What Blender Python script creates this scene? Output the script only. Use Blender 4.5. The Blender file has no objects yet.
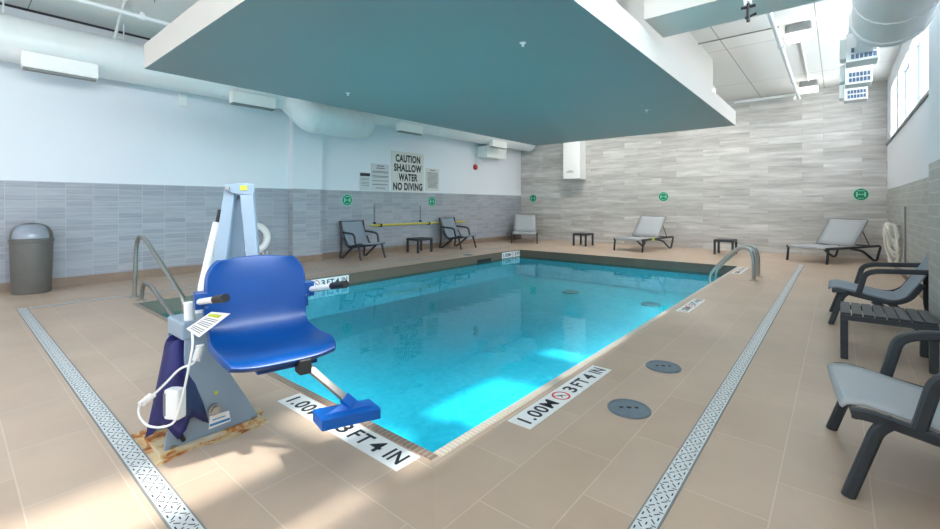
import bpy, bmesh, math, random
from mathutils import Vector, Matrix
random.seed(7)
PI = math.pi
SC = bpy.context.scene
COL = SC.collection

# ------------------------------------------------------------------ materials
def new_mat(name):
    m = bpy.data.materials.new(name); m.use_nodes = True
    nt = m.node_tree
    return m, nt, nt.nodes['Principled BSDF']
def srgb(r, g, b):
    f = lambda c: (c/12.92 if c <= .04045 else ((c+.055)/1.055)**2.4)
    return (f(r/255), f(g/255), f(b/255), 1)
def N(nt, t, **kw):
    n = nt.nodes.new(t)
    for k, v in kw.items():
        if k in n.inputs: n.inputs[k].default_value = v
        else: setattr(n, k, v)
    return n
def plain(name, col, rough=.5, metal=0, noise=0.06, scale=12, bump=0, spec=.5):
    m, nt, b = new_mat(name)
    b.inputs['Roughness'].default_value = rough; b.inputs['Metallic'].default_value = metal
    b.inputs['Specular IOR Level'].default_value = spec
    tc = N(nt, 'ShaderNodeTexCoord')
    nz = N(nt, 'ShaderNodeTexNoise', Scale=scale, Detail=4.0)
    nt.links.new(tc.outputs['Object'], nz.inputs['Vector'])
    cr = N(nt, 'ShaderNodeValToRGB')
    cr.color_ramp.elements[0].position = .3; cr.color_ramp.elements[1].position = .7
    cr.color_ramp.elements[0].color = tuple(c*(1-noise) for c in col[:3])+(1,)
    cr.color_ramp.elements[1].color = tuple(min(1, c*(1+noise)) for c in col[:3])+(1,)
    nt.links.new(nz.outputs['Fac'], cr.inputs['Fac']); nt.links.new(cr.outputs['Color'], b.inputs['Base Color'])
    if bump:
        bp = N(nt, 'ShaderNodeBump', Strength=bump, Distance=.005)
        nz2 = N(nt, 'ShaderNodeTexNoise', Scale=scale*12, Detail=2.0)
        nt.links.new(tc.outputs['Object'], nz2.inputs['Vector'])
        nt.links.new(nz2.outputs['Fac'], bp.inputs['Height']); nt.links.new(bp.outputs['Normal'], b.inputs['Normal'])
    return m
def emit(name, col, strength):
    m, nt, b = new_mat(name)
    b.inputs['Base Color'].default_value = (.8, .8, .8, 1)
    b.inputs['Emission Color'].default_value = col; b.inputs['Emission Strength'].default_value = strength
    return m
def brick_mat(name, axes, bw, bh, off, c1, c2, mortar, msize, rough, shift=(0, 0), streak=None, bump=.15, mottle=.12, mscale=2.5, spec=.5, squash=False):
    """tiles laid in the plane of two object axes, e.g. axes='xz'"""
    m, nt, b = new_mat(name)
    tc = N(nt, 'ShaderNodeTexCoord'); sp = N(nt, 'ShaderNodeSeparateXYZ'); cb = N(nt, 'ShaderNodeCombineXYZ')
    nt.links.new(tc.outputs['Object'], sp.inputs[0])
    for i, a in enumerate(axes):
        ad = N(nt, 'ShaderNodeMath', operation='ADD'); ad.inputs[1].default_value = shift[i]
        nt.links.new(sp.outputs['XYZ'.index(a.upper())], ad.inputs[0]); nt.links.new(ad.outputs[0], cb.inputs[i])
    bk = N(nt, 'ShaderNodeTexBrick', Color1=c1, Color2=c2, Mortar=mortar)
    bk.inputs['Scale'].default_value = 1; bk.inputs['Mortar Size'].default_value = msize
    bk.inputs['Mortar Smooth'].default_value = .1; bk.inputs['Bias'].default_value = 0
    bk.inputs['Brick Width'].default_value = bw; bk.inputs['Row Height'].default_value = bh
    bk.offset = off; bk.offset_frequency = 2; bk.squash = 1
    nt.links.new(cb.outputs[0], bk.inputs['Vector'])
    nz = N(nt, 'ShaderNodeTexNoise', Scale=mscale, Detail=5.0, Roughness=.6)
    col = bk.outputs['Color']
    mp = N(nt, 'ShaderNodeMapping')
    nt.links.new(cb.outputs[0], mp.inputs['Vector'])
    if streak: mp.inputs['Scale'].default_value = (streak[0], streak[1], 1)
    nt.links.new(mp.outputs[0], nz.inputs['Vector'])
    # offset the grain from tile to tile so that streaks stop at joints
    if streak:
        addv = N(nt, 'ShaderNodeVectorMath', operation='MULTIPLY_ADD')
        nt.links.new(bk.outputs['Color'], addv.inputs[0]); addv.inputs[1].default_value = (37, 23, 11)
        nt.links.new(mp.outputs[0], addv.inputs[2]); nt.links.new(addv.outputs[0], nz.inputs['Vector'])
    rp = N(nt, 'ShaderNodeValToRGB')
    rp.color_ramp.elements[0].position = .28; rp.color_ramp.elements[1].position = .72
    lo = 1-mottle; hi = 1+mottle
    rp.color_ramp.elements[0].color = (lo, lo, lo, 1); rp.color_ramp.elements[1].color = (min(hi, 1.6),)*3+(1,)
    nt.links.new(nz.outputs['Fac'], rp.inputs['Fac'])
    mx = N(nt, 'ShaderNodeMix', data_type='RGBA', blend_type='MULTIPLY')
    mx.inputs['Factor'].default_value = 1
    nt.links.new(col, mx.inputs['A']); nt.links.new(rp.outputs['Color'], mx.inputs['B'])
    nt.links.new(mx.outputs['Result'], b.inputs['Base Color'])
    b.inputs['Roughness'].default_value = rough; b.inputs['Specular IOR Level'].default_value = spec
    bp = N(nt, 'ShaderNodeBump', Strength=bump, Distance=.004); bp.invert = True
    nt.links.new(bk.outputs['Fac'], bp.inputs['Height']); nt.links.new(bp.outputs['Normal'], b.inputs['Normal'])
    return m

DT1, DT2, DTM = srgb(190, 168, 149), srgb(184, 161, 141), srgb(202, 184, 167)
M = {}
M['deck_x'] = brick_mat('deck_tile_rows_along_x', 'xy', .69, .345, .5, DT1, DT2, DTM, .003, .38, shift=(.02, .12), mottle=.09, mscale=1.6)
M['deck_y'] = brick_mat('deck_tile_rows_along_y', 'yx', .69, .345, .5, DT1, DT2, DTM, .003, .38, shift=(-.19, .225), mottle=.09, mscale=1.6)
M['deck_base'] = plain('deck_baseboard_tile', srgb(140, 122, 106), .45, noise=.12, scale=4)
GT1, GT2, GTM = srgb(162, 166, 174), srgb(146, 150, 158), srgb(176, 180, 186)
kw = dict(streak=(1.5, 26), mottle=.14, mscale=1.5)
M['tile_left'] = brick_mat('grey_wall_tile_yz', 'yz', .35, .102, 0, GT1, GT2, GTM, .003, .35, shift=(.1, .01), **kw)
M['tile_x'] = brick_mat('grey_wall_tile_xz', 'xz', .35, .102, 0, GT1, GT2, GTM, .003, .35, shift=(.1, .01), **kw)
RT1, RT2, RTM = srgb(170, 171, 168), srgb(156, 157, 154), srgb(196, 197, 194)
M['tile_right'] = brick_mat('grey_wall_tile_right', 'yz', .305, .105, .5, RT1, RT2, RTM, .004, .4, shift=(0, .01), streak=(1.5, 10), mottle=.08, mscale=1.5)
M['plank'] = brick_mat('grey_wood_look_plank_tile', 'xz', 1.22, .205, .37, srgb(200, 198, 195), srgb(180, 177, 173), srgb(156, 153, 150), .0018, .45, shift=(.3, .02), streak=(.6, 5), mottle=.29, mscale=1.7, bump=.08)
M['white'] = plain('white_wall_paint', srgb(222, 226, 233), .6, noise=.012, scale=1.2)
M['ceil'] = brick_mat('white_ceiling_panels', 'xy', 1.42, 3.05, 0, srgb(230, 230, 227), srgb(227, 227, 224), srgb(150, 149, 146), .008, .7, shift=(.28, 2.2), mottle=.02, mscale=.6)
M['soffit'] = plain('teal_bounce_soffit_paint', srgb(134, 146, 146), .45, noise=.02, scale=.8)  # underside grey teal puts pool bounce light into a whitish paint
M['beam_under'] = plain('light_grey_beam_paint', srgb(206, 208, 204), .5, noise=.02, scale=.8)
M['soffit_side'] = plain('white_soffit_edge_paint', srgb(198, 195, 190), .6, noise=.015, scale=1)
M['duct'] = plain('white_painted_duct', srgb(222, 226, 228), .4, noise=.02, scale=2)
M['appliance'] = plain('white_enamel', srgb(236, 237, 236), .35, noise=.01)
M['grille'] = plain('grey_blue_grille', srgb(92, 112, 140), .5)
M['dark'] = plain('black_rubber', srgb(22, 24, 27), .5, noise=.1)
M['gap'] = plain('dark_slot', srgb(40, 42, 46), .7)
M['resin'] = plain('charcoal_resin', srgb(46, 52, 58), .45, noise=.05, scale=30)
M['sling_l'] = plain('light_grey_sling', srgb(168, 172, 176), .75, noise=.05, scale=160, bump=.2)
M['sling_d'] = plain('slate_grey_sling', srgb(134, 145, 157), .75, noise=.05, scale=160, bump=.2)
M['steel'] = plain('brushed_stainless_steel', srgb(170, 168, 164), .34, metal=1, noise=.06, scale=30)
M['plate'] = plain('pale_grate_steel', srgb(214, 219, 221), .35, metal=.1, noise=.05, scale=20)
M['lid'] = plain('grey_plastic_lid', srgb(104, 117, 128), .45, noise=.1, scale=18)
M['blue'] = plain('royal_blue_plastic', srgb(0, 66, 136), .32, noise=.05, scale=6)
M['blue2'] = plain('bright_blue_plastic', srgb(8, 100, 196), .35, noise=.05, scale=6)
M['purple'] = plain('navy_purple_vinyl', srgb(28, 30, 92), .4, noise=.25, scale=7, bump=.3)
M['lift'] = plain('pale_grey_powder_coat', srgb(138, 157, 174), .4, noise=.03, scale=5)
M['liftw'] = plain('white_plastic_tube', srgb(228, 230, 230), .35, noise=.02)
M['paper'] = plain('white_paper', srgb(240, 240, 238), .6, noise=.01)
M['ink'] = plain('black_ink', srgb(28, 34, 46), .6, noise=.02)
M['inkg'] = plain('grey_ink', srgb(120, 124, 130), .6, noise=.02)
M['yel'] = plain('yellow_print', srgb(190, 205, 60), .6)
M['inkb'] = plain('blue_print', srgb(40, 130, 190), .6)
M['red'] = plain('red_plastic', srgb(176, 24, 34), .4)
M['redink'] = plain('red_print', srgb(206, 40, 58), .6)
M['marker'] = plain('white_marker_tile', srgb(238, 239, 238), .35, noise=.02)
M['green'] = plain('green_decal', srgb(0, 128, 92), .5, noise=.03)
M['greenl'] = plain('pale_green_decal', srgb(150, 225, 195), .5, noise=.02)
M['signgrey'] = plain('light_grey_sign_board', srgb(196, 200, 202), .5, noise=.02)
M['signbig'] = plain('aluminium_sign_board', srgb(208, 207, 202), .5, noise=.02)
M['bin'] = plain('taupe_plastic', srgb(98, 97, 93), .45, noise=.05)
M['binflap'] = plain('glossy_grey_bin_flap', srgb(140, 148, 160), .2)
M['yellow'] = plain('yellow_pole', srgb(206, 190, 62), .4)
M['rope'] = plain('white_rope', srgb(222, 220, 212), .8, noise=.08, scale=40)
M['fitting'] = plain('grey_fitting', srgb(128, 130, 130), .5)
M['lamp'] = emit('lamp_diffuser', (1, .95, .86, 1), 4.5)
M['fill_flat'] = emit('added_flat_fill_diffuser', (1, .96, .9, 1), 16)  # glow of the fill lamps added behind the slab
M['pane_fill'] = emit('added_fill_pane', (.95, .97, 1, 1), 1.15)  # glow added behind the camera as fill light
M['pane'] = emit('frosted_bright_pane', (.9, .96, 1, 1), 3.3)
M['trimgrey'] = plain('grey_reveal_paint', srgb(170, 190, 202), .5)
M['curb'] = brick_mat('grey_pool_curb_tile', 'xz', .305, .3, 0, srgb(108, 94, 80), srgb(102, 89, 76), srgb(88, 78, 68), .002, .4, mottle=.1)

def coping_mat(name, axis, c1, c2, pitch):
    m, nt, b = new_mat(name)
    tc = N(nt, 'ShaderNodeTexCoord'); sp = N(nt, 'ShaderNodeSeparateXYZ'); nt.links.new(tc.outputs['Object'], sp.inputs[0])
    a = N(nt, 'ShaderNodeMath', operation='DIVIDE'); a.inputs[1].default_value = pitch
    nt.links.new(sp.outputs[axis], a.inputs[0])
    fr = N(nt, 'ShaderNodeMath', operation='FRACT'); nt.links.new(a.outputs[0], fr.inputs[0])
    rp = N(nt, 'ShaderNodeValToRGB')
    e = rp.color_ramp.elements
    e[0].position = .12; e[0].color = c2; e[1].position = .3; e[1].color = c1
    nt.links.new(fr.outputs[0], rp.inputs['Fac'])
    nz = N(nt, 'ShaderNodeTexNoise', Scale=40.0); nt.links.new(tc.outputs['Object'], nz.inputs['Vector'])
    mx = N(nt, 'ShaderNodeMix', data_type='RGBA', blend_type='OVERLAY'); mx.inputs['Factor'].default_value = .35
    nt.links.new(rp.outputs['Color'], mx.inputs['A']); nt.links.new(nz.outputs['Color'], mx.inputs['B'])
    nt.links.new(mx.outputs['Result'], b.inputs['Base Color']); b.inputs['Roughness'].default_value = .4
    return m
M['cop_near'] = coping_mat('brown_ribbed_coping', 0, srgb(140, 118, 104), srgb(176, 160, 146), .035)
M['cop_right'] = coping_mat('cream_mosaic_coping', 1, srgb(205, 194, 180), srgb(176, 164, 150), .03)

# pool plaster and water
def pool_mat():
    m, nt, b = new_mat('turquoise_pool_plaster')
    tc = N(nt, 'ShaderNodeTexCoord')
    vo = N(nt, 'ShaderNodeTexVoronoi', Scale=9.0, feature='SMOOTH_F1')
    nz = N(nt, 'ShaderNodeTexNoise', Scale=1.2, Detail=3.0)
    nt.links.new(tc.outputs['Object'], nz.inputs['Vector']); nt.links.new(tc.outputs['Object'], vo.inputs['Vector'])
    rp = N(nt, 'ShaderNodeValToRGB')
    nz.inputs['Scale'].default_value = 14
    rp.color_ramp.elements[0].position = .35; rp.color_ramp.elements[0].color = (.10, .56, .68, 1)
    rp.color_ramp.elements[1].position = .7; rp.color_ramp.elements[1].color = (.17, .66, .77, 1)
    nt.links.new(nz.outputs['Fac'], rp.inputs['Fac']); nt.links.new(rp.outputs['Color'], b.inputs['Base Color'])
    b.inputs['Roughness'].default_value = .7
    return m
M['pool'] = pool_mat()
def water_mat():
    m, nt, b = new_mat('clear_turquoise_water'); nt.nodes.remove(b)
    out = nt.nodes['Material Output']
    tr = N(nt, 'ShaderNodeBsdfTransparent'); tr.inputs['Color'].default_value = (.30, .92, .96, 1)
    gl = N(nt, 'ShaderNodeBsdfGlossy'); gl.inputs['Roughness'].default_value = .02; gl.inputs['Color'].default_value = (.6, .84, .92, 1)
    fr = N(nt, 'ShaderNodeFresnel', IOR=1.33)
    tc = N(nt, 'ShaderNodeTexCoord')
    nz = N(nt, 'ShaderNodeTexNoise', Scale=2.2, Detail=2.0)
    nt.links.new(tc.outputs['Object'], nz.inputs['Vector'])
    bp = N(nt, 'ShaderNodeBump', Strength=.08, Distance=.05)
    nt.links.new(nz.outputs['Fac'], bp.inputs['Height'])
    nt.links.new(bp.outputs['Normal'], gl.inputs['Normal']); nt.links.new(bp.outputs['Normal'], fr.inputs['Normal'])
    mx = N(nt, 'ShaderNodeMixShader')
    nt.links.new(fr.outputs[0], mx.inputs[0]); nt.links.new(tr.outputs[0], mx.inputs[1]); nt.links.new(gl.outputs[0], mx.inputs[2])
    nt.links.new(mx.outputs[0], out.inputs['Surface'])
    return m
M['water'] = water_mat()
def glass_mat():
    m, nt, b = new_mat('clear_window_glass'); nt.nodes.remove(b)
    tr = N(nt, 'ShaderNodeBsdfTransparent'); tr.inputs['Color'].default_value = (.96, .98, .98, 1)
    gl = N(nt, 'ShaderNodeBsdfGlossy'); gl.inputs['Roughness'].default_value = .01
    fr = N(nt, 'ShaderNodeFresnel', IOR=1.3); mx = N(nt, 'ShaderNodeMixShader')
    nt.links.new(fr.outputs[0], mx.inputs[0]); nt.links.new(tr.outputs[0], mx.inputs[1]); nt.links.new(gl.outputs[0], mx.inputs[2])
    nt.links.new(mx.outputs[0], nt.nodes['Material Output'].inputs['Surface'])
    return m
M['glass'] = glass_mat()
def rust_mat():
    m, nt, b = new_mat('rust_stained_steel')
    tc = N(nt, 'ShaderNodeTexCoord')
    nz = N(nt, 'ShaderNodeTexNoise', Scale=9.0, Detail=6.0, Roughness=.65)
    nt.links.new(tc.outputs['Object'], nz.inputs['Vector'])
    rp = N(nt, 'ShaderNodeValToRGB'); e = rp.color_ramp.elements
    e[0].position = .33; e[0].color = srgb(112, 62, 30)
    e[1].position = .66; e[1].color = srgb(204, 196, 178)
    x = e.new(.44); x.color = srgb(180, 116, 60)
    x = e.new(.51); x.color = srgb(204, 180, 136)
    nt.links.new(nz.outputs['Fac'], rp.inputs['Fac']); nt.links.new(rp.outputs['Color'], b.inputs['Base Color'])
    b.inputs['Roughness'].default_value = .7
    return m
M['rust'] = rust_mat()

# ------------------------------------------------------------------ geometry helpers
def V(*a): return Vector(a)
def obj(name, bm, mats, parent=None, smooth=False, bevel=0, seg=2):
    bmesh.ops.recalc_face_normals(bm, faces=bm.faces[:])
    me = bpy.data.meshes.new(name); bm.to_mesh(me); bm.free()
    for m in (mats if isinstance(mats, (list, tuple)) else [mats]): me.materials.append(M[m])
    o = bpy.data.objects.new(name, me); COL.objects.link(o)
    if parent is not None: o.parent = parent
    if smooth:
        me.polygons.foreach_set('use_smooth', [True]*len(me.polygons))
        try: me.set_sharp_from_angle(angle=math.radians(38))
        except Exception: pass
    if bevel:
        md = o.modifiers.new('bevel', 'BEVEL'); md.width = bevel; md.segments = seg; md.limit_method = 'ANGLE'
    return o
def thing(name, label, cat, loc=(0, 0, 0), rz=0, group=None):
    o = bpy.data.objects.new(name, None); COL.objects.link(o)
    o.location = loc; o.rotation_euler = (0, 0, rz); o.empty_display_size = .2
    o['label'] = label; o['category'] = cat
    if group: o['group'] = group
    return o
def tag(o, label, cat, group=None):
    o['label'] = label; o['category'] = cat
    if group: o['group'] = group
    return o
def struct(o, label=None):
    o['kind'] = 'structure'
    if label: o['label'] = label
    return o
def dup(root, loc, rz, label, group=None):
    r = root.copy(); COL.objects.link(r); r.location = loc; r.rotation_euler = (0, 0, rz); r['label'] = label
    if group: r['group'] = group
    for ch in root.children:
        c = ch.copy(); COL.objects.link(c); c.parent = r
        for g in ch.children:
            d = g.copy(); COL.objects.link(d); d.parent = c
    return r
def box(bm, x0, x1, y0, y1, z0, z1, mi=0, mtx=None):
    vs = [bm.verts.new(v) for v in [(x0, y0, z0), (x1, y0, z0), (x1, y1, z0), (x0, y1, z0), (x0, y0, z1), (x1, y0, z1), (x1, y1, z1), (x0, y1, z1)]]
    if mtx:
        for v in vs: v.co = mtx @ v.co
    fs = []
    for q in [(3, 2, 1, 0), (4, 5, 6, 7), (0, 1, 5, 4), (1, 2, 6, 5), (2, 3, 7, 6), (3, 0, 4, 7)]:
        f = bm.faces.new([vs[i] for i in q]); f.material_index = mi; fs.append(f)
    return fs
def quad(bm, pts, mi=0):
    f = bm.faces.new([bm.verts.new(p) for p in pts]); f.material_index = mi; return f
def prism(bm, pts, vec, mi=0):
    """extrude polygon pts (3D) along vec"""
    a = [bm.verts.new(p) for p in pts]; b = [bm.verts.new(Vector(p)+Vector(vec)) for p in pts]
    n = len(pts); fs = [bm.faces.new(a[::-1]), bm.faces.new(b)]
    for i in range(n): fs.append(bm.faces.new([a[i], a[(i+1) % n], b[(i+1) % n], b[i]]))
    for f in fs: f.material_index = mi
def fillet(pts, r, n=6):
    pts = [Vector(p) for p in pts]; out = [pts[0]]
    for i in range(1, len(pts)-1):
        p, a, b = pts[i], pts[i-1], pts[i+1]
        d = min(r, (a-p).length*.49, (b-p).length*.49)
        s = p+(a-p).normalized()*d; e = p+(b-p).normalized()*d
        for k in range(n+1):
            t = k/n; out.append(s*(1-t)**2+p*2*t*(1-t)+e*t*t)
    out.append(pts[-1]); return out
def tube(bm, pts, r, n=10, mi=0, sec=None, up=None, caps=True):
    """sweep round (r) or given 2D section along pts"""
    pts = [Vector(p) for p in pts]
    if sec is None:
        sec = [(math.cos(2*PI*k/n), math.sin(2*PI*k/n)) for k in range(n)]; flat = False
    else: flat = True
    tang = []
    for i in range(len(pts)):
        a = pts[max(0, i-1)]; b = pts[min(len(pts)-1, i+1)]; tang.append((b-a).normalized())
    u = Vector(up) if up else (Vector((0, 0, 1)) if abs(tang[0].z) < .9 else Vector((1, 0, 0)))
    rings = []
    for i, p in enumerate(pts):
        t = tang[i]
        if up: u = Vector(up)
        u = (u-t*u.dot(t)).normalized(); w = t.cross(u)
        rr = r[i] if isinstance(r, (list, tuple)) else r
        rings.append([bm.verts.new(p+(u*a+w*b)*rr) for a, b in sec])
    m = len(sec)
    for i in range(len(rings)-1):
        for k in range(m):
            f = bm.faces.new([rings[i][k], rings[i][(k+1) % m], rings[i+1][(k+1) % m], rings[i+1][k]]); f.material_index = mi
    if caps:
        f = bm.faces.new(rings[0][::-1]); f.material_index = mi; f = bm.faces.new(rings[-1]); f.material_index = mi
def bar_sec(w, h, c=.25):
    """rounded rectangle section: w across (second axis), h along up axis"""
    a, b = h/2, w/2; k = min(a, b)*c*2
    return [(a, b-k), (a-k, b), (-a+k, b), (-a, b-k), (-a, -b+k), (-a+k, -b), (a-k, -b), (a, -b+k)]
def lathe(bm, prof, n=32, ctr=(0, 0, 0), mi=0):
    rings = []
    for r, z in prof:
        rings.append([bm.verts.new((ctr[0]+r*math.cos(2*PI*k/n), ctr[1]+r*math.sin(2*PI*k/n), ctr[2]+z)) for k in range(n)])
    for i in range(len(rings)-1):
        for k in range(n):
            f = bm.faces.new([rings[i][k], rings[i][(k+1) % n], rings[i+1][(k+1) % n], rings[i+1][k]]); f.material_index = mi
    f = bm.faces.new(rings[0][::-1]); f.material_index = mi
    f = bm.faces.new(rings[-1]); f.material_index = mi
def disc(bm, c, r, axis, n=32, mi=0, r2=None, sq=1):
    """flat disc or ring (r2 inner) facing axis ('x','y','z')"""
    def P(rad, t):
        a, b = rad*math.cos(t), rad*math.sin(t)*sq
        return {'x': (c[0], c[1]+a, c[2]+b), 'y': (c[0]+a, c[1], c[2]+b), 'z': (c[0]+a, c[1]+b, c[2])}[axis]
    if r2 is None:
        f = bm.faces.new([bm.verts.new(P(r, 2*PI*k/n)) for k in range(n)]); f.material_index = mi
    else:
        o = [bm.verts.new(P(r, 2*PI*k/n)) for k in range(n)]; i_ = [bm.verts.new(P(r2, 2*PI*k/n)) for k in range(n)]
        for k in range(n):
            f = bm.faces.new([o[k], o[(k+1) % n], i_[(k+1) % n], i_[k]]); f.material_index = mi
def text_bm(s, size, mtx, width=None, bold=0.0, ext=.0006):
    cu = bpy.data.curves.new('t', 'FONT'); cu.body = s; cu.size = size; cu.align_x = 'CENTER'; cu.align_y = 'CENTER'; cu.offset = bold; cu.extrude = ext; cu.space_character = 1.1
    o = bpy.data.objects.new('t', cu); COL.objects.link(o)
    dg = bpy.context.evaluated_depsgraph_get(); me = bpy.data.meshes.new_from_object(o.evaluated_get(dg))
    bm = bmesh.new(); bm.from_mesh(me)
    bpy.data.objects.remove(o); bpy.data.curves.remove(cu); bpy.data.meshes.remove(me)
    xs = [v.co.x for v in bm.verts]
    cx = (max(xs)+min(xs))/2; ys = [v.co.y for v in bm.verts]; cy = (max(ys)+min(ys))/2
    k = width/(max(xs)-min(xs)) if width else 1
    for v in bm.verts: v.co = mtx @ Vector(((v.co.x-cx)*k, v.co.y-cy, v.co.z))
    return bm
def merge(bm, src):
    me = bpy.data.meshes.new('m'); src.to_mesh(me); src.free(); bm.from_mesh(me); bpy.data.meshes.remove(me)
def frame(o, xa, ya):
    xa = Vector(xa).normalized(); ya = Vector(ya).normalized(); za = xa.cross(ya)
    return Matrix(((xa.x, ya.x, za.x, o[0]), (xa.y, ya.y, za.y, o[1]), (xa.z, ya.z, za.z, o[2]), (0, 0, 0, 1)))

# ------------------------------------------------------------------ room dimensions (metres)
XL, XR, YB, YF, ZC = -9.85, .94, 15.0, -3.0, 4.45
PX0, PX1, PY0, PY1 = -7.4, -1.64, 1.66, 11.2
WAT, PFL, TILE = -.2, -.74, 1.73
SILL, HEAD, HEADN = 2.87, 4.05, 4.3

# floor with the pool opening, joints mitred at the pool's corners
bm = bmesh.new()
quad(bm, [(PX0, PY0, 0), (PX1, PY0, 0), (XR, PY0-(XR-PX1), 0), (XR, YF, 0), (XL, YF, 0), (XL, PY0-(PX0-XL), 0)], 0)
quad(bm, [(PX1, PY0, 0), (PX1, PY1, 0), (XR, PY1+(XR-PX1), 0), (XR, PY0-(XR-PX1), 0)], 1)
quad(bm, [(PX1, PY1, 0), (PX0, PY1, 0), (XL, PY1+(PX0-XL), 0), (XL, YB, 0), (XR, YB, 0), (XR, PY1+(XR-PX1), 0)], 0)
quad(bm, [(PX0, PY1, 0), (PX0, PY0, 0), (XL, PY0-(PX0-XL), 0), (XL, PY1+(PX0-XL), 0)], 1)
struct(obj('floor', bm, ['deck_x', 'deck_y']))
# pool basin
bm = bmesh.new()
quad(bm, [(PX0, PY0, PFL), (PX1, PY0, PFL), (PX1, PY1, PFL), (PX0, PY1, PFL)], 0)
for (a, b) in [((PX0, PY0), (PX1, PY0)), ((PX1, PY0), (PX1, PY1)), ((PX1, PY1), (PX0, PY1)), ((PX0, PY1), (PX0, PY0))]:
    quad(bm, [(*a, PFL), (*b, PFL), (*b, WAT-.06), (*a, WAT-.06)], 0)
    quad(bm, [(*a, WAT-.06), (*b, WAT-.06), (*b, 0), (*a, 0)], 1)
struct(obj('pool_wall', bm, ['pool', 'curb']), 'turquoise pool basin with grey tile band at the waterline')
bm = bmesh.new()
for k in range(3):   # entry steps along the left end, below the water
    box(bm, PX0+.001, PX0+.35*(3-k), PY0+.002, PY0+1.6, PFL+.001+.13*k, PFL+.13*(k+1), 0)
struct(obj('pool_step_floor', bm, ['pool']), 'turquoise entry steps under the water')
bm = bmesh.new()
quad(bm, [(PX0+.001, PY0+.001, WAT), (PX1-.001, PY0+.001, WAT), (PX1-.001, PY1-.001, WAT), (PX0+.001, PY1-.001, WAT)])
o = obj('pool_water', bm, 'water'); o['kind'] = 'stuff'; o['label'] = 'clear turquoise water filling the rectangular indoor pool'; o['category'] = 'water'
# coping strips
bm = bmesh.new(); box(bm, PX0, PX1+.0, PY0-.008, PY0+.045, -.05, .006); struct(obj('trim_1', bm, 'cop_near', bevel=.004), 'brown ribbed coping along the near pool edge')
bm = bmesh.new(); box(bm, PX1-.05, PX1+.008, PY0+.046, PY1, -.03, .005); struct(obj('trim_2', bm, 'cop_right', bevel=.004), 'cream coping along the right pool edge')
# left wall
bm = bmesh.new()
quad(bm, [(XL, YF, 0), (XL, YB, 0), (XL, YB, TILE), (XL, YF, TILE)], 1)
quad(bm, [(XL, YF, TILE), (XL, YB, TILE), (XL, YB, ZC), (XL, YF, ZC)], 0)
struct(obj('wall_left', bm, ['white', 'tile_left']))
bm = bmesh.new()
quad(bm, [(XL, YB, 0), (XR+.4, YB, 0), (XR+.4, YB, ZC), (XL, YB, ZC)])
struct(obj('wall_back', bm, 'plank'))
bm = bmesh.new()
FW = [(-9.3, -7.2), (-6.9, -4.8), (-4.5, -2.4), (-2.1, .3)]
FZ0, FZ1 = .9, 3.9
box(bm, XL, XR+.4, YF-.2, YF, 0, FZ0, 1); box(bm, XL, XR+.4, YF-.2, YF, FZ1, ZC, 0)
ed = [XL]+[v for w_ in FW for v in w_]+[XR+.4]
for a, b in zip(ed[::2], ed[1::2]): box(bm, a, b, YF-.2, YF, FZ0, FZ1, 0)
struct(obj('wall_front', bm, ['white', 'tile_x']))
for i, (a, b) in enumerate(FW):  # windows added behind the camera, their glowing panes act as fill light
    bm = bmesh.new(); t = .06
    box(bm, a, b, YF-.15, YF-.07, FZ0, FZ0+t); box(bm, a, b, YF-.15, YF-.07, FZ1-t, FZ1)
    box(bm, a, a+t, YF-.15, YF-.07, FZ0+t, FZ1-t); box(bm, b-t, b, YF-.15, YF-.07, FZ0+t, FZ1-t)
    w = struct(obj('window_%d' % (i+12), bm, 'trimgrey'))
    bm = bmesh.new(); box(bm, a+t, b-t, YF-.115, YF-.105, FZ0+t, FZ1-t); obj('pane', bm, 'pane_fill', w)
# right wall with a band of high windows
WT = .22
piers = [(14.05, 15.0), (12.45, 12.75), (10.62, 10.78), (9.28, 9.44), (7.85, 8.12), (6.3, 6.5), (4.9, 5.1), (3.3, 3.4), (1.7, 1.8), (.1, .2), (-1.5, -1.4), (-3.0, -2.9)]
bm = bmesh.new()
box(bm, XR, XR+WT, YF, YB, 0, TILE, 1); box(bm, XR, XR+WT, YF, YB, TILE, SILL, 0); box(bm, XR, XR+WT, 6.4, YB, HEAD, ZC, 0); box(bm, XR, XR+WT, YF, 6.4, HEADN, ZC, 0)
for a, b in piers: box(bm, XR, XR+WT, a, b, SILL, HEAD if a > 6 else HEADN, 0)
struct(obj('wall_right', bm, ['white', 'tile_right']))
wins = [(piers[i+1][1], piers[i][0]) for i in range(len(piers)-1)]
for i, (a, b) in enumerate(wins):
    bm = bmesh.new(); t = .05; hd = HEAD if b > 6.4 else HEADN
    box(bm, XR+.11, XR+.19, a, b, SILL, SILL+t); box(bm, XR+.11, XR+.19, a, b, hd-t, hd)
    box(bm, XR+.11, XR+.19, a, a+t, SILL+t, hd-t); box(bm, XR+.11, XR+.19, b-t, b, SILL+t, hd-t)
    w = struct(obj('window_%d' % (i+1), bm, 'trimgrey'))
    if b > 6.4:
        bm = bmesh.new(); box(bm, XR+.145, XR+.155, a+t, b-t, SILL+t, HEAD-t); obj('pane', bm, 'pane', w)
    else:
        bm = bmesh.new(); box(bm, XR+.145, XR+.155, a+t, b-t, SILL+t, hd-t); obj('pane', bm, 'glass', w)
# sill ledge
bm = bmesh.new(); box(bm, XR-.03, XR+.0, YF, YB, SILL-.05, SILL); struct(obj('trim_3', bm, 'fitting', bevel=.004), 'grey sill ledge under the high windows')
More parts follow.
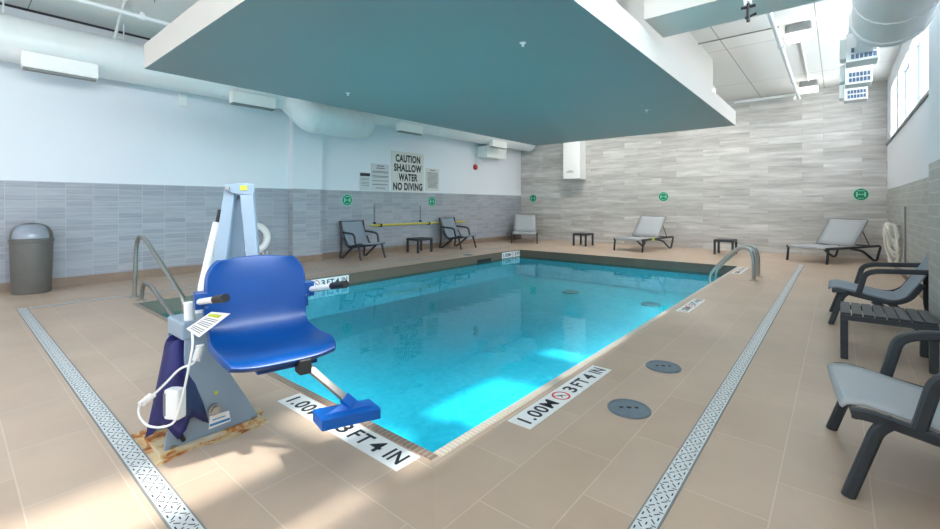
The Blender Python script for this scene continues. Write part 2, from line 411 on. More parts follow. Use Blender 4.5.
# pilaster on the right wall, column on the left wall
bm = bmesh.new()
box(bm, .645, XR, 5.0, 5.86, 0, TILE, 1); box(bm, .645, XR, 5.0, 5.86, TILE, ZC, 0)
struct(obj('column_right', bm, ['white', 'tile_right']), 'tiled pilaster on the right wall')
bm = bmesh.new()
CX = -9.66
for z0, z1, mi in ((0, TILE, 1), (TILE, ZC, 0)):
    quad(bm, [(CX, 5.17, z0), (CX, 5.93, z0), (CX, 5.93, z1), (CX, 5.17, z1)], mi)
    quad(bm, [(XL, 5.17, z0), (CX, 5.17, z0), (CX, 5.17, z1), (XL, 5.17, z1)], 2 if mi else 0)
    quad(bm, [(XL, 5.93, z0), (CX, 5.93, z0), (CX, 5.93, z1), (XL, 5.93, z1)], 2 if mi else 0)
struct(obj('column_left', bm, ['white', 'tile_left', 'tile_x']), 'half tiled pilaster on the left wall')
# baseboards
bm = bmesh.new(); box(bm, XL, XL+.012, YF, 5.17, 0, .15); box(bm, XL, XL+.012, 5.93, YB, 0, .15); box(bm, CX, CX+.012, 5.16, 5.94, 0, .15); struct(obj('baseboard_left', bm, 'deck_base'))
bm = bmesh.new(); box(bm, XR-.012, XR, 5.86, YB, 0, .11); box(bm, XR-.012, XR, YF, 5.0, 0, .11); struct(obj('baseboard_right', bm, 'deck_base'))
# ceiling, hanging soffit slab, upper bulkhead, cross beam
bm = bmesh.new(); quad(bm, [(XL, YF, ZC), (XL, YB, ZC), (XR+.4, YB, ZC), (XR+.4, YF, ZC)]); struct(obj('ceiling', bm, 'ceil'))
SX0, SX1, SY0, SY1, SZ0, SZ1 = -6.45, -1.63, 1.555, 10.56, 3.0, 3.30
bm = bmesh.new()
for f in box(bm, SX0, SX1, SY0, SY1, SZ0, SZ1, 1): pass
bm.faces.ensure_lookup_table(); bm.faces[0].material_index = 0
struct(obj('ceiling_soffit', bm, ['soffit', 'soffit_side'], bevel=.006), 'large slab hanging over the pool with white edges, underside coloured with pool bounce light')
bm = bmesh.new(); box(bm, -5.4, -2.04, 2.3, 10.5, SZ1, ZC); struct(obj('ceiling_bulkhead', bm, 'soffit_side'), 'white bulkhead between the hanging slab and the ceiling')
bm = bmesh.new()
box(bm, SX1+.002, XR, 4.92, 5.6, 3.38, ZC, 1); bm.faces.ensure_lookup_table(); bm.faces[0].material_index = 0
struct(obj('ceiling_beam', bm, ['beam_under', 'soffit_side']), 'cross beam with grey underside right of the hanging slab')
# dark joint where ceiling meets left wall
bm = bmesh.new(); box(bm, XL, XL+.03, YF, YB, ZC-.03, ZC); struct(obj('trim_4', bm, 'gap'), 'dark joint between left wall and ceiling')

# ------------------------------------------------------------------ ducts, registers, pipes
def duct_bm(path, R, n=24, seam=.62, raise_=.012):
    bm = bmesh.new(); tube(bm, path, R, n)
    # standing seams
    pts = [Vector(p) for p in path]; acc = 0
    for i in range(len(pts)-1):
        a, b = pts[i], pts[i+1]; L = (b-a).length; d = (b-a)/L
        s = seam-acc
        while s < L:
            c = a+d*s; tube(bm, [c-d*.012, c+d*.012], R+raise_, n); s += seam
        acc = (acc+L) % seam
    return bm
lz = 3.81
path = fillet([(-9.4, -2.95, lz), (-9.4, 4.95, lz), (-9.0, 5.22, 3.30), (-9.0, 6.6, 3.30), (-9.4, 6.9, lz), (-9.4, 14.9, lz)], .12, 3)
dl = thing('air_duct', 'long white round air duct running along the left wall below the ceiling', 'duct', (-9.4, 5, lz))
def reloc(o, t):
    o.location = Vector(o.location)-Vector(t.location); return o
o = obj('duct_body', duct_bm(path, .34, seam=.27, raise_=.005), 'duct', dl, smooth=True); reloc(o, dl)
reg_lab = ['white slot diffuser on the left wall duct above the trash can', 'white slot diffuser on the left wall duct just left of the column', 'white slot diffuser on the left wall duct above the warning sign', 'farthest white slot diffuser on the left wall duct']
for i, y in enumerate((.72, 3.6, 7.86, 12.0)):
    t = thing('duct_diffuser', reg_lab[i], 'diffuser', (-9.03, y, 3.36), 0, 'slot diffusers along the left duct')
    bm = bmesh.new(); box(bm, -.16, 0, 0, .86, .0, .225); obj('housing', bm, 'appliance', t, bevel=.006)
    bm = bmesh.new(); box(bm, -.145, -.015, .02, .84, -.03, -.001); obj('slot', bm, 'fitting', t)
# right duct overhead
dr = thing('air_duct', 'large white round duct overhead at the right window wall', 'duct', (.24, .55, 2.47))
bm = duct_bm([(0, -3.5, 0), (0, 3.03, 0)], .178, seam=.36, raise_=.006); obj('duct_body', bm, 'duct', dr, smooth=True)
bm = bmesh.new(); tube(bm, [(0, 2.98, 0), (0, 3.04, 0)], .186, 24); obj('end_collar', bm, 'duct', dr, smooth=True)
bm = bmesh.new(); box(bm, -.08, .08, 2.8, 6.74, .67, .88); box(bm, -.08, .08, 6.6, 6.74, .88, 1.1); o = obj('plenum', bm, 'duct', dr, bevel=.01)
bm = bmesh.new(); box(bm, -.06, .06, 2.7, 2.98, .12, .88); obj('riser', bm, 'duct', dr, bevel=.01)
for i, (y, lab) in enumerate(((6.95, 'nearest'), (8.25, 'middle one'), (9.5, 'farthest'))):
    t = thing('air_register', '%s of three white supply registers with blue grey grilles under the right duct' % lab, 'air vent', (.075, y, 3.06), 0, 'supply registers by the right windows')
    bm = bmesh.new(); box(bm, 0, .29, 0, .3, 0, .34); box(bm, -.06, 0, .05, .25, .06, .3); obj('register_box', bm, 'appliance', t, bevel=.008)
    bm = bmesh.new()
    for r in range(2):
        for k in range(6): box(bm, .045+k*.039, .045+k*.039+.030, -.006, 0, .03+r*.075, .03+r*.075+.055)
    obj('grille', bm, 'grille', t)
bm = bmesh.new(); box(bm, .1, .34, 6.76, 9.8, 3.402, 3.58); tag(obj('duct_branch', bm, 'duct', bevel=.01), 'square white branch duct carrying the three right registers', 'duct')
# pipes
def pipe(name, pts, r, lab, cat='pipe', mat='duct', group=None, extra=None):
    bm = bmesh.new(); tube(bm, pts, r, 10)
    if extra:
        for a, b, rr in extra: tube(bm, [a, b], rr, 10)
    return tag(obj(name, bm, mat, smooth=True), lab, cat, group)
pipe('sprinkler_pipe', [(-.74, 7.2, 4.05), (-.76, 13.9, 4.05)], .035, 'white sprinkler pipe running towards the back wall beside the ceiling lights', extra=[((-.74, 9.1, 4.05), (-.74, 9.2, 4.05), .05), ((-.75, 11.9, 4.05), (-.75, 12.0, 4.05), .05)])
pipe('sprinkler_pipe', [(-2.3, 14.65, 4.31), (-.86, 14.65, 4.31), (-.86, 14.1, 4.1)], .035, 'white pipe running across the top of the plank wall')
pipe('conduit', [(-2.18, 9.2, 4.41), (-.78, 9.2, 4.41)], .013, 'thin grey conduit crossing the ceiling right of the slab', 'pipe', 'fitting', extra=[((-2.19, 9.2, 4.38), (-2.15, 9.2, 4.44), .03)])
pipe('conduit', [(-.53, 9.75, 4.42), (-.56, 13.7, 4.42)], .018, 'white conduit joining the two ceiling lights', 'pipe', 'duct')
sh = thing('pipe_hanger', 'short white slanting pipe with black clamp in front of the cross beam', 'pipe', (-.5, 3.75, 2.73))
sx, sy, sz = -.5, 3.75, 2.73
bm = bmesh.new(); tube(bm, [(0, 0, .07), (-.19, 1.1, .75)], .027, 12); obj('pipe', bm, 'duct', sh, smooth=True)
bm = bmesh.new(); tube(bm, [(0, 0, .10), (0, -.005, -.05)], .012, 8); tube(bm, [(-.045, 0, .06), (.045, 0, .06)], .012, 8); tube(bm, [(-.02, 0, -.02), (.05, 0, .0)], .010, 8); obj('clamp', bm, 'dark', sh, smooth=True)
pipe('sprinkler_pipe', [(-8.1, -2.9, 4.2), (-8.1, 14.8, 4.2)], .032, 'white sprinkler pipe above the left duct', extra=[((-8.1, 1.9, 4.2), (-8.1, 1.96, 4.2), .055), ((-8.1, 1.93, 4.2), (-8.1, 1.93, 4.27), .03)])
pipe('duct_brace', [(-9.35, 1.84, 4.15), (-8.25, 1.76, 4.45)], .024, 'white slanting brace rod from the left duct up to the ceiling', 'brace', extra=[((-9.4, 1.86, 4.13), (-9.3, 1.9, 4.2), .04)])
for y, lab in ((.56, 'thin white hanger rod at the far left end of the left duct'), (1.98, 'thin hanger rod above the left duct beside the slanting brace')):
    pipe('hanger_rod', [(-9.4, y, 4.13), (-9.4, y, 4.45)], .012, lab, 'rod', 'duct', 'duct hanger rods')
for (x, y, lab) in ((-7.3, 2.5, 'thin hanger wire left of the slab'), (-6.6, 1.7, 'thin hanger wire at the near left slab corner')):
    pipe('hanger_wire', [(x, y, SZ1 if x > -6.55 else 3.9), (x, y, 4.45)], .006, lab, 'wire', 'fitting')
# ceiling lights
lt_labels = ['nearer of the two lit ceiling lights at the upper right', 'farther lit ceiling light next to the plank wall']
for i, (x, y) in enumerate(((-.52, 9.45), (-.57, 13.95))):
    t = thing('ceiling_light', lt_labels[i], 'light', (x, y, 4.2), 0, 'ceiling lights right of the slab')
    bm = bmesh.new(); box(bm, -.18, .18, -.16, .16, .09, .25); obj('housing', bm, 'fitting', t, bevel=.03)
    bm = bmesh.new(); box(bm, -.19, .19, -.17, .17, 0, .09); obj('diffuser', bm, 'lamp', t, bevel=.03)
# two unseen fill lamps added between slab and plank wall to brighten the far end
for x, lab in ((-3.1, 'added unseen fill lamp behind the slab, above the middle of the plank wall'), (-6.4, 'added unseen fill lamp behind the slab, towards the far left corner')):
    t = thing('added_ceiling_lamp', lab, 'light', (x, 12.9, 4.36), 0, 'added fill lamps behind the slab')
    bm = bmesh.new(); box(bm, -.62, .62, -.32, .32, .02, .085); obj('housing', bm, 'appliance', t, bevel=.008)
    bm = bmesh.new(); box(bm, -.58, .58, -.28, .28, 0, .019); obj('diffuser', bm, 'fill_flat', t)
# sprinkler heads under the slab
for (x, y, lab) in ((-2.46, 3.78, 'white sprinkler head under the slab nearest the camera'), (-5.54, 3.82, 'white sprinkler head under the left part of the slab'), (-2.55, 7.83, 'white sprinkler head under the far right part of the slab')):
    bm = bmesh.new(); lathe(bm, [(.035, 0), (.035, -.004), (.012, -.008), (.008, -.03), (.016, -.033), (.016, -.037)], 16)
    o = tag(obj('ceiling_sprinkler', bm, 'appliance', smooth=True), lab, 'sprinkler', 'sprinkler heads in the slab'); o.location = (x, y, SZ0)
# ------------------------------------------------------------------ left wall fittings
bm = bmesh.new(); box(bm, XL, XL+.06, 2.93, 3.06, 3.28, 3.52)
t = obj('wall_speaker', bm, 'appliance', bevel=.01); tag(t, 'small white box high on the left wall under the duct', 'speaker')
bm = bmesh.new(); box(bm, XL+.001, -9.42, 12.2, 13.35, 3.04, 3.44)
tag(obj('equipment_box', bm, 'appliance', bevel=.01), 'white box on the left wall in the far corner behind the last diffuser', 'box')
t = thing('fire_alarm', 'red fire alarm bell high on the left wall near the corner', 'alarm', (XL, 12.05, 2.69))
bm = bmesh.new(); lathe(bm, [(.1, 0), (.1, .05), (.06, .075), (.0, .08)], 20)
for v in bm.verts: v.co = Vector((v.co.z, v.co.x, v.co.y))
obj('bell', bm, 'red', t, smooth=True)
bm = bmesh.new(); tube(bm, [(.015, 0, .08), (.015, 0, .45)], .012, 8); obj('conduit', bm, 'duct', t)
# signs
def sign(name, lab, y0, y1, z0, z1, mat, lines):
    t = thing(name, lab, 'sign', (XL, (y0+y1)/2, z0))
    bm = bmesh.new(); box(bm, 0, .012, -(y1-y0)/2, (y1-y0)/2, 0, z1-z0); obj('board', bm, mat, t)
    bm = bmesh.new()
    for fy0, fy1, fz0, fz1 in lines:
        w, h = y1-y0, z1-z0
        box(bm, .0125, .0135, (fy0-.5)*w, (fy1-.5)*w, fz0*h, fz1*h)
    return t, bm
t, bm = sign('warning_sign', 'large sign reading caution shallow water no diving on the left wall', 8.25, 9.53, 1.745, 2.92, 'signbig', [])
mt = lambda y, z: frame((.0135, y, z), (0, 1, 0), (0, 0, 1))
for s, z, w in (('CAUTION', .975, .98), ('SHALLOW', .70, 1.10), ('WATER', .425, .76), ('NO DIVING', .15, 1.16)):
    merge(bm, text_bm(s, .285, mt(0, z), w, bold=.013))
obj('lettering', bm, 'ink', t)
rnd = random.Random(3)
def para(n, z0, z1, a=.1, b=.9, thick=.45):
    L = []
    for i in range(n):
        z = z1-(i+.5)*(z1-z0)/n; h = (z1-z0)/n*thick/2
        j = rnd.uniform(0, .12); L.append((a+j*.6, b-j, z-h, z+h))
    return L
t, bm = sign('rules_sign', 'grey rules sign with bold heading directly left of the warning sign', 7.53, 8.17, 1.745, 2.5, 'signgrey', [(.3, .7, .9, .945), (.26, .74, .82, .86)]+[(.06, .94, .70, .73), (.08, .92, .66, .68), (.06, .94, .53, .56), (.1, .9, .49, .51), (.06, .94, .36, .385), (.06, .9, .22, .25), (.25, .75, .09, .12)])
obj('print', bm, 'inkg', t)
t, bm = sign('rules_sign', 'small rules sign with dark blue header, leftmost on the left wall', 7.16, 7.5, 1.745, 2.23, 'signgrey', [(.02, .98, .8, .97)])
obj('header', bm, 'ink', t)
bm2 = bmesh.new()
for a in (.66, .58, .44, .36, .26): box(bm2, .0125, .0135, -.13, .13, a*.485, a*.485+.012)
obj('print', bm2, 'inkg', t)
t, bm = sign('rules_sign', 'densely printed beige rules sign right of the warning sign', 9.62, 10.21, 1.79, 2.5, 'signbig', [(.3, .7, .9, .94)]+para(14, .12, .84, .08, .95, .5))
obj('print', bm, 'inkg', t)
# green decals
def decal(loc, axis, lab):
    t = thing('distancing_sign', lab, 'sticker', loc, 0, 'round green distancing stickers')
    if axis == 'x': mt_ = frame((0, 0, 0), (0, 1, 0), (0, 0, 1))
    else: mt_ = frame((0, 0, 0), (1, 0, 0), (0, 0, 1))
    R = .155
    bm = bmesh.new(); tube(bm, [(0, 0, 0), (0, 0, .004)], R, 36)
    for v in bm.verts: v.co = mt_ @ v.co
    obj('disc', bm, 'green', t)
    bm = bmesh.new()
    disc(bm, (0, 0, .0046), R, 'z', 36, 0, R*.93)
    for s in (-1, 1):   # two standing figures and the arrow between them
        disc(bm, (s*.078, .045, .0046), .017, 'z', 12)
        quad(bm, [(s*.078-.018, .022, .0046), (s*.078+.018, .022, .0046), (s*.078+.009, -.062, .0046), (s*.078-.009, -.062, .0046)])
        prism(bm, [(s*.052, -.0, .0042), (s*.030, .02, .0042), (s*.030, -.02, .0042)], (0, 0, .0006))
    quad(bm, [(-.034, -.006, .0046), (.034, -.006, .0046), (.034, .006, .0046), (-.034, .006, .0046)])
    for k in range(7): quad(bm, [(-.075+k*.022, .085, .0046), (-.06+k*.022, .085, .0046), (-.06+k*.022, .105, .0046), (-.075+k*.022, .105, .0046)])
    for k in range(5): quad(bm, [(-.055+k*.022, -.105, .0046), (-.04+k*.022, -.105, .0046), (-.04+k*.022, -.09, .0046), (-.055+k*.022, -.09, .0046)])
    for v in bm.verts: v.co = mt_ @ v.co
    obj('symbol', bm, 'greenl', t)
    return t
decal((XL, 6.77, 1.48), 'x', 'round green sticker above the left armchair on the left wall')
decal((XL, 9.9, 1.465), 'x', 'round green sticker above the yellow pole under the beige sign')
for x, lab in ((-9.28, 'round green sticker on the plank wall at the far left corner'), (-4.35, 'round green sticker on the plank wall above the middle lounger'), (.45, 'round green sticker on the plank wall above the right lounger')):
    t = decal((x, YB, 1.62), 'y', lab)
# rescue poles
t = thing('rescue_pole', 'long yellow rescue pole hung level along the left wall', 'pole', (XL+.08, 7.45, .79))
bm = bmesh.new(); tube(bm, [(0, 0, 0), (0, 3.95, -.0)], .026, 12); obj('shaft', bm, 'yellow', t, smooth=True)
for y in (.36, 2.25):
    bm = bmesh.new(); box(bm, -.08, .03, y-.03, y+.03, -.05, .035); obj('bracket', bm, 'dark', t, bevel=.004)
for y, lab in ((7.64, 'dark upright rod on the left wall behind the first armchair'), (9.38, 'dark upright rod on the left wall above the side table')):
    t = thing('wall_rod', lab, 'rod', (XL+.02, y, .83), 0, 'upright rods on the left wall')
    bm = bmesh.new(); tube(bm, [(0, 0, 0), (0, 0, .5)], .017, 8); obj('rod', bm, 'fitting', t)
    bm = bmesh.new(); box(bm, -.02, .03, -.03, .03, .0, .05); obj('clip', bm, 'dark', t)
# life ring
t = thing('life_ring', 'white life ring hung low on the left wall behind the lift mast', 'life ring', (XL+.095, 4.35, .63))
bm = bmesh.new()
R0, r0 = .27, .075
rings = []
for i in range(36):
    a = 2*PI*i/36
    rings.append([bm.verts.new(((r0*math.sin(b)), (R0+r0*math.cos(b))*math.cos(a), (R0+r0*math.cos(b))*math.sin(a))) for b in [2*PI*k/12 for k in range(12)]])
for i in range(36):
    for k in range(12): bm.faces.new([rings[i][k], rings[i][(k+1) % 12], rings[(i+1) % 36][(k+1) % 12], rings[(i+1) % 36][k]])
obj('ring', bm, 'appliance', t, smooth=True)
bm = bmesh.new(); tube(bm, fillet([(.05, .12, -.28), (.06, .2, -.42), (.05, .1, -.55), (.04, .22, -.5), (.05, .25, -.3)], .08), .014, 8); obj('rope', bm, 'rope', t, smooth=True)
bm = bmesh.new(); tube(bm, [(-.09, 0, .2), (.03, 0, .19), (.03, 0, .23)], .012, 8); obj('hook', bm, 'steel', t)
# hose and hook on the right wall
t = thing('coiled_hose', 'white hose coiled on a hook on the right wall beyond the armchair', 'hose', (XR-.115, 12.0, .93))
bm = bmesh.new(); tube(bm, [(.113, 0, .0), (-.03, 0, .0), (-.04, 0, .05)], .02, 8); obj('hook', bm, 'steel', t)
for k, (w, h, y0, ph) in enumerate(((.34, .20, .05, 0), (.22, .40, -.05, .5), (.42, .33, .22, 1.1), (.16, .26, -.25, .3), (.3, .14, .1, 2.0), (.5, .11, -.1, 2.6))):
    pts = []
    for i in range(33):
        a = 2*PI*i/32; pts.append((-.02-.075*math.sin(a+ph)+.015*math.sin(3*a+k), y0*.8+.62*w*math.sin(a)*(1.1-.3*math.cos(a)), .03-h+h*math.cos(a)+.03*math.sin(2*a+k)))
    bm = bmesh.new(); tube(bm, pts, .022, 8); obj('loop', bm, 'rope', t, smooth=True)
bm = bmesh.new(); tube(bm, fillet([(-.02, .18, -.1), (-.03, .42, .02), (-.02, .5, -.2), (-.02, .42, -.86)], .12), .022, 8); obj('hose_end', bm, 'rope', t, smooth=True)
bm = bmesh.new(); tube(bm, [(XR-.018, 11.05, .25), (XR-.018, 11.05, 1.32)], .014, 8); tag(obj('wall_pipe', bm, 'fitting', smooth=True), 'thin dark pipe running up the right wall beside the coiled hose', 'pipe')
# white unit on the plank wall
t = thing('air_unit', 'tall white air handling unit on the plank wall under the slab', 'air unit', (-7.37, YB, 2.27))
bm = bmesh.new(); prism(bm, [(-.33, -.5, .03), (-.33, -.35, 0), (-.33, 0, 0), (-.33, 0, 1.6), (-.33, -.5, 1.6)], (.66, 0, 0)); obj('casing', bm, 'appliance', t, bevel=.015)
bm = bmesh.new()
for k in range(3): box(bm, -.2+.03*k, .1-.03*k, -.506, -.499, .25+.03*k, .263+.03*k)
obj('vent', bm, 'inkg', t)
# ------------------------------------------------------------------ trash can
t = thing('trash_can', 'taupe dome top trash can standing against the tiled left wall', 'trash can', (-9.55, .87, 0))
bm = bmesh.new(); lathe(bm, [(.215, 0), (.225, .02), (.24, .5), (.245, .74), (.245, .78)], 40); obj('body', bm, 'bin', t, smooth=True)
bm = bmesh.new(); lathe(bm, [(.245, .78), (.258, .785), (.258, .82), (.245, .83), (.242, .88), (.228, .95), (.19, 1.015), (.125, 1.055), (.05, 1.075), (.01, 1.078)], 40); obj('dome', bm, 'bin', t, smooth=True)
fr = Vector((.9, -.1, 0)).normalized(); sd = Vector((-fr.y, fr.x, 0))
# swing flap on the dome facing the pool
def patch(R_, lo, hi, h0, h1, bulge):
    bm = bmesh.new(); g = []
    for j in range(7):
        z = h0+(h1-h0)*j/6; row = []
        rad = R_(z)+bulge
        for k in range(11):
            a = lo+(hi-lo)*k/10
            row.append(bm.verts.new(fr*(rad*math.cos(a))+sd*(rad*math.sin(a))+Vector((0, 0, z))))
        g.append(row)
    for j in range(6):
        for k in range(10): bm.faces.new([g[j][k], g[j][k+1], g[j+1][k+1], g[j+1][k]])
    return bm
dome = [(.245, .83), (.242, .88), (.228, .95), (.19, 1.015), (.125, 1.055)]
def Rz(z):
    for (ra, za), (rb, zb) in zip(dome, dome[1:]):
        if z <= zb: return ra+(rb-ra)*max(0, (z-za)/(zb-za))
    return dome[-1][0]
obj('flap', patch(Rz, -1.0, .9, .84, 1.05, .005), 'binflap', t, smooth=True)

# ------------------------------------------------------------------ furniture
def make_armchair(label, mat, group):
    t = thing('lounge_armchair', label, 'armchair', (0, 0, 0), 0, group)
    prof = [(.45, .385), (.43, .405), (.37, .412), (.25, .39), (.10, .355), (-.04, .325), (-.13, .325), (-.19, .37), (-.27, .50), (-.36, .67), (-.46, .90), (-.475, .94)]
    bm = bmesh.new(); n = len(prof); gr = []; W = .315
    for (x, z) in prof:
        row = []
        for k in range(9):
            v = -1+2*k/8
            row.append(bm.verts.new((x, v*W, z-.012*(1-v*v))))
        gr.append(row)
    for i in range(n-1):
        for k in range(8): bm.faces.new([gr[i][k], gr[i+1][k], gr[i+1][k+1], gr[i][k+1]])
    o = obj('sling', bm, mat, t, smooth=True); md = o.modifiers.new('thick', 'SOLIDIFY'); md.thickness = .014
    Y = .355; sec = bar_sec(.042, .052); up = None
    for s in (-1, 1):
        y = s*Y
        def B(name, pts, r=.05, sc=sec, mat_='resin'):
            bm = bmesh.new(); tube(bm, fillet([(a, y+o_, b) for a, o_, b in pts], r, 5), 1, sec=sc, up=(0, 1, 0)); 
            return obj(name, bm, mat_, t, smooth=True)
        s2 = bar_sec(.052, .042)
        B('front_leg', [(.435, s*.018, 0), (.33, 0, .335), (.27, 0, .385)], .06, s2)
        B('seat_rail', [(.42, -s*.01, .385), (.36, 0, .39), (.1, 0, .335), (-.08, 0, .305), (-.2, 0, .36), (-.30, 0, .53)], .09, s2)
        B('armrest', [(.20, 0, .36), (.145, 0, .595), (.06, 0, .635), (-.36, 0, .66)], .07, s2)
        B('rear_leg', [(-.47, 0, .945), (-.40, 0, .62), (-.40, 0, .2), (-.445, s*.012, .02), (-.36, s*.01, .005), (-.22, 0, .1), (.08, 0, .31)], .09, s2)
    for (x, z, nm) in ((-.47, .925, 'top_rail'), (.405, .372, 'front_rail'), (-.1, .285, 'cross_rail')):
        bm = bmesh.new(); tube(bm, [(x, -Y, z), (x, Y, z)], .016, 8); obj(nm, bm, 'resin', t, smooth=True)
    return t
def make_lounger(label, mat, group):
    t = thing('chaise_lounger', label, 'lounger', (0, 0, 0), 0, group)
    W = .41; Y = .44
    prof = [(-.0, .335), (.015, .37), (.06, .385), (.4, .38), (.9, .375), (1.03, .375)]
    bm = bmesh.new(); gr = []
    for (x, z) in prof: gr.append([bm.verts.new((x, W*(-1+k/4), z-.012*(1-(-1+k/4)**2))) for k in range(9)])
    for i in range(len(gr)-1):
        for k in range(8): bm.faces.new([gr[i][k], gr[i+1][k], gr[i+1][k+1], gr[i][k+1]])
    o = obj('seat_sling', bm, mat, t, smooth=True); o.modifiers.new('thick', 'SOLIDIFY').thickness = .014
    b0, b1 = Vector((1.04, 0, .385)), Vector((1.58, 0, 1.0)); d = (b1-b0)
    bm = bmesh.new(); gr = []
    for j in range(7):
        p = b0+d*(j/6); gr.append([bm.verts.new((p.x,   .395*(-1+k/4), p.z-.01*(1-(-1+k/4)**2))) for k in range(9)])
    for i in range(6):
        for k in range(8): bm.faces.new([gr[i][k], gr[i+1][k], gr[i+1][k+1], gr[i][k+1]])
    o = obj('backrest_sling', bm, mat, t, smooth=True); o.modifiers.new('thick', 'SOLIDIFY').thickness = .014
    s2 = bar_sec(.052, .04)
    bm = bmesh.new(); tube(bm, fillet([(1.02, -.405, .375), (1.575, -.405, .995), (1.575, .405, .995), (1.02, .405, .375)], .05, 5), .017, 8); obj('backrest_frame', bm, 'resin' if mat == 'sling_d' else 'fitting', t, smooth=True)
    for s in (-1, 1):
        y = s*Y
        def B(name, pts, r=.08):
            bm = bmesh.new(); tube(bm, fillet([(a, y, b) for a, b in pts], r, 5), 1, sec=s2, up=(0, 1, 0)); return obj(name, bm, 'resin', t, smooth=True)
        B('side_rail', [(.02, .345), (1.0, .35), (1.92, .36)])
        B('front_leg', [(.07, .34), (.02, 0)])
        B('rear_leg', [(1.9, .36), (1.99, .34), (1.84, .02), (1.72, .02), (1.3, .26), (.85, .335)], .1)
        bm = bmesh.new(); tube(bm, [(1.36, s*.40, .74), (1.62, s*.41, .37)], .011, 8); obj('back_strut', bm, 'resin', t)
    for x in (.03, 1.9):
        bm = bmesh.new(); tube(bm, [(x, -Y, .35), (x, Y, .35)], .017, 8); obj('end_rail', bm, 'resin', t, smooth=True)
    return t
def make_table(label, lx, ly, group):
    t = thing('side_table', label, 'side table', (0, 0, 0), 0, group)
    H_ = .41; n = 8
    bm = bmesh.new(); w = lx/n
    for k in range(n): box(bm, -lx/2+k*w+.004, -lx/2+(k+1)*w-.004, -ly/2, ly/2, H_-.022, H_)
    obj('slatted_top', bm, 'resin', t, bevel=.003)
    bm = bmesh.new()
    for (a, b, c, d) in ((-lx/2, lx/2, -ly/2, -ly/2+.03), (-lx/2, lx/2, ly/2-.03, ly/2), (-lx/2, -lx/2+.03, -ly/2+.03, ly/2-.03), (lx/2-.03, lx/2, -ly/2+.03, ly/2-.03)): box(bm, a, b, c, d, H_-.065, H_-.023)
    obj('apron', bm, 'resin', t)
    for sx_ in (-1, 1):
        for sy_ in (-1, 1):
            bm = bmesh.new(); x0 = sx_*(lx/2-.027); y0 = sy_*(ly/2-.027); box(bm, x0-.027, x0+.027, y0-.027, y0+.027, 0, H_-.066); obj('leg', bm, 'resin', t, bevel=.006)
    return t
AG = 'sling armchairs around the pool'
c0 = make_armchair('slate sling armchair standing left of the side table at the left wall', 'sling_d', AG)
c0.location = (-9.27, 6.83, 0); c0.rotation_euler = (0, 0, math.radians(0))
dup(c0, (-9.21, 10.42, 0), math.radians(2), 'slate sling armchair at the left wall right of the side table, near the corner')
dup(c0, (.37, 6.82, 0), PI, 'slate sling armchair at the right wall beyond the slatted table')
c3 = make_armchair('large near armchair with light grey sling cut by the right photo edge', 'sling_l', AG)
c3.location = (.435, 3.1, 0); c3.rotation_euler = (0, 0, PI+.09)
LG = 'sling chaise loungers along the far end'
def ang(x, y): return math.atan2(y, x)
l0 = make_lounger('grey lounger with raised back at the right end of the plank wall', 'sling_l', LG)
l0.location = (-.585, 13.03, 0); l0.rotation_euler = (0, 0, ang(.50, .866))
l1 = dup(l0, (-4.69, 12.74, 0), ang(.15, .99), 'grey lounger in the middle of the plank wall with yellow rail tag')
dup(l0, (-8.40, 13.0, 0), ang(-.52, .85), 'grey lounger in the far left corner facing the pool')
bm = bmesh.new(); box(bm, .55, .68, -.475, -.445, .31, .40); obj('yellow_tag', bm, 'yel', l1)
TG = 'charcoal slatted side tables'
t0 = make_table('charcoal slatted side table between the two right hand armchairs', .6, .57, TG); t0.location = (.315, 5.34, 0)
t1 = make_table('small charcoal side table between the two left wall armchairs', .48, .58, TG); t1.location = (-9.2, 8.75, 0)
dup(t1, (-6.52, 13.68, 0), 0, 'small charcoal side table at the plank wall left of the middle lounger')
dup(t1, (-2.37, 13.77, 0), 0, 'small charcoal side table at the plank wall left of the right lounger')

# ------------------------------------------------------------------ deck fittings
def drain(name, lab, p0, p1, w):
    a, b = Vector(p0), Vector(p1); L = (b-a).length; d = (b-a)/L; s = Vector((-d.y, d.x, 0))
    t = thing(name, lab, 'drain', p0, math.atan2(d.y, d.x), 'steel floor drains around the pool')
    bm = bmesh.new(); box(bm, 0, L, -w/2, w/2, .0, .006); obj('grate', bm, 'plate', t)
    bm = bmesh.new(); u = .105; n = int(L/u); z = .0066
    def sl(x, y, lx, ly, rot=0):
        c, s_ = math.cos(rot), math.sin(rot)
        quad(bm, [(x+c*px-s_*py, y+s_*px+c*py, z) for px, py in ((-lx/2, -ly/2), (lx/2, -ly/2), (lx/2, ly/2), (-lx/2, ly/2))])
    k_ = w/.09
    for k in range(n):
        x = (k+.5)*u
        for sy_ in (-1, 1):
            sl(x+.028, sy_*.020*k_, .030, .006, sy_*.75); sl(x-.028, sy_*.020*k_, .030, .006, -sy_*.75)
            sl(x, sy_*.034*k_, .022, .006); sl(x+.05, sy_*.031*k_, .006, .02)
        sl(x, 0, .008, .014*k_); sl(x+.05, 0, .02, .006)
    obj('slots', bm, 'gap', t)
    bm = bmesh.new(); box(bm, 0, L, -w/2-.008, -w/2, 0, .005); box(bm, 0, L, w/2, w/2+.008, 0, .005); obj('edge', bm, 'fitting', t)
    return t
drain('floor_drain', 'long perforated steel drain in the right deck running to the lounger', (-.62, .75, 0), (-.63, 12.4, 0), .085)
drain('floor_drain', 'perforated steel drain in the near deck passing the lift base', (-8.15, .65, 0), (-.68, .65, 0), .085)
drain('floor_drain', 'narrow steel drain strip in the left deck near the trash can', (-8.1, .72, 0), (-8.1, 11.8, 0), .06)
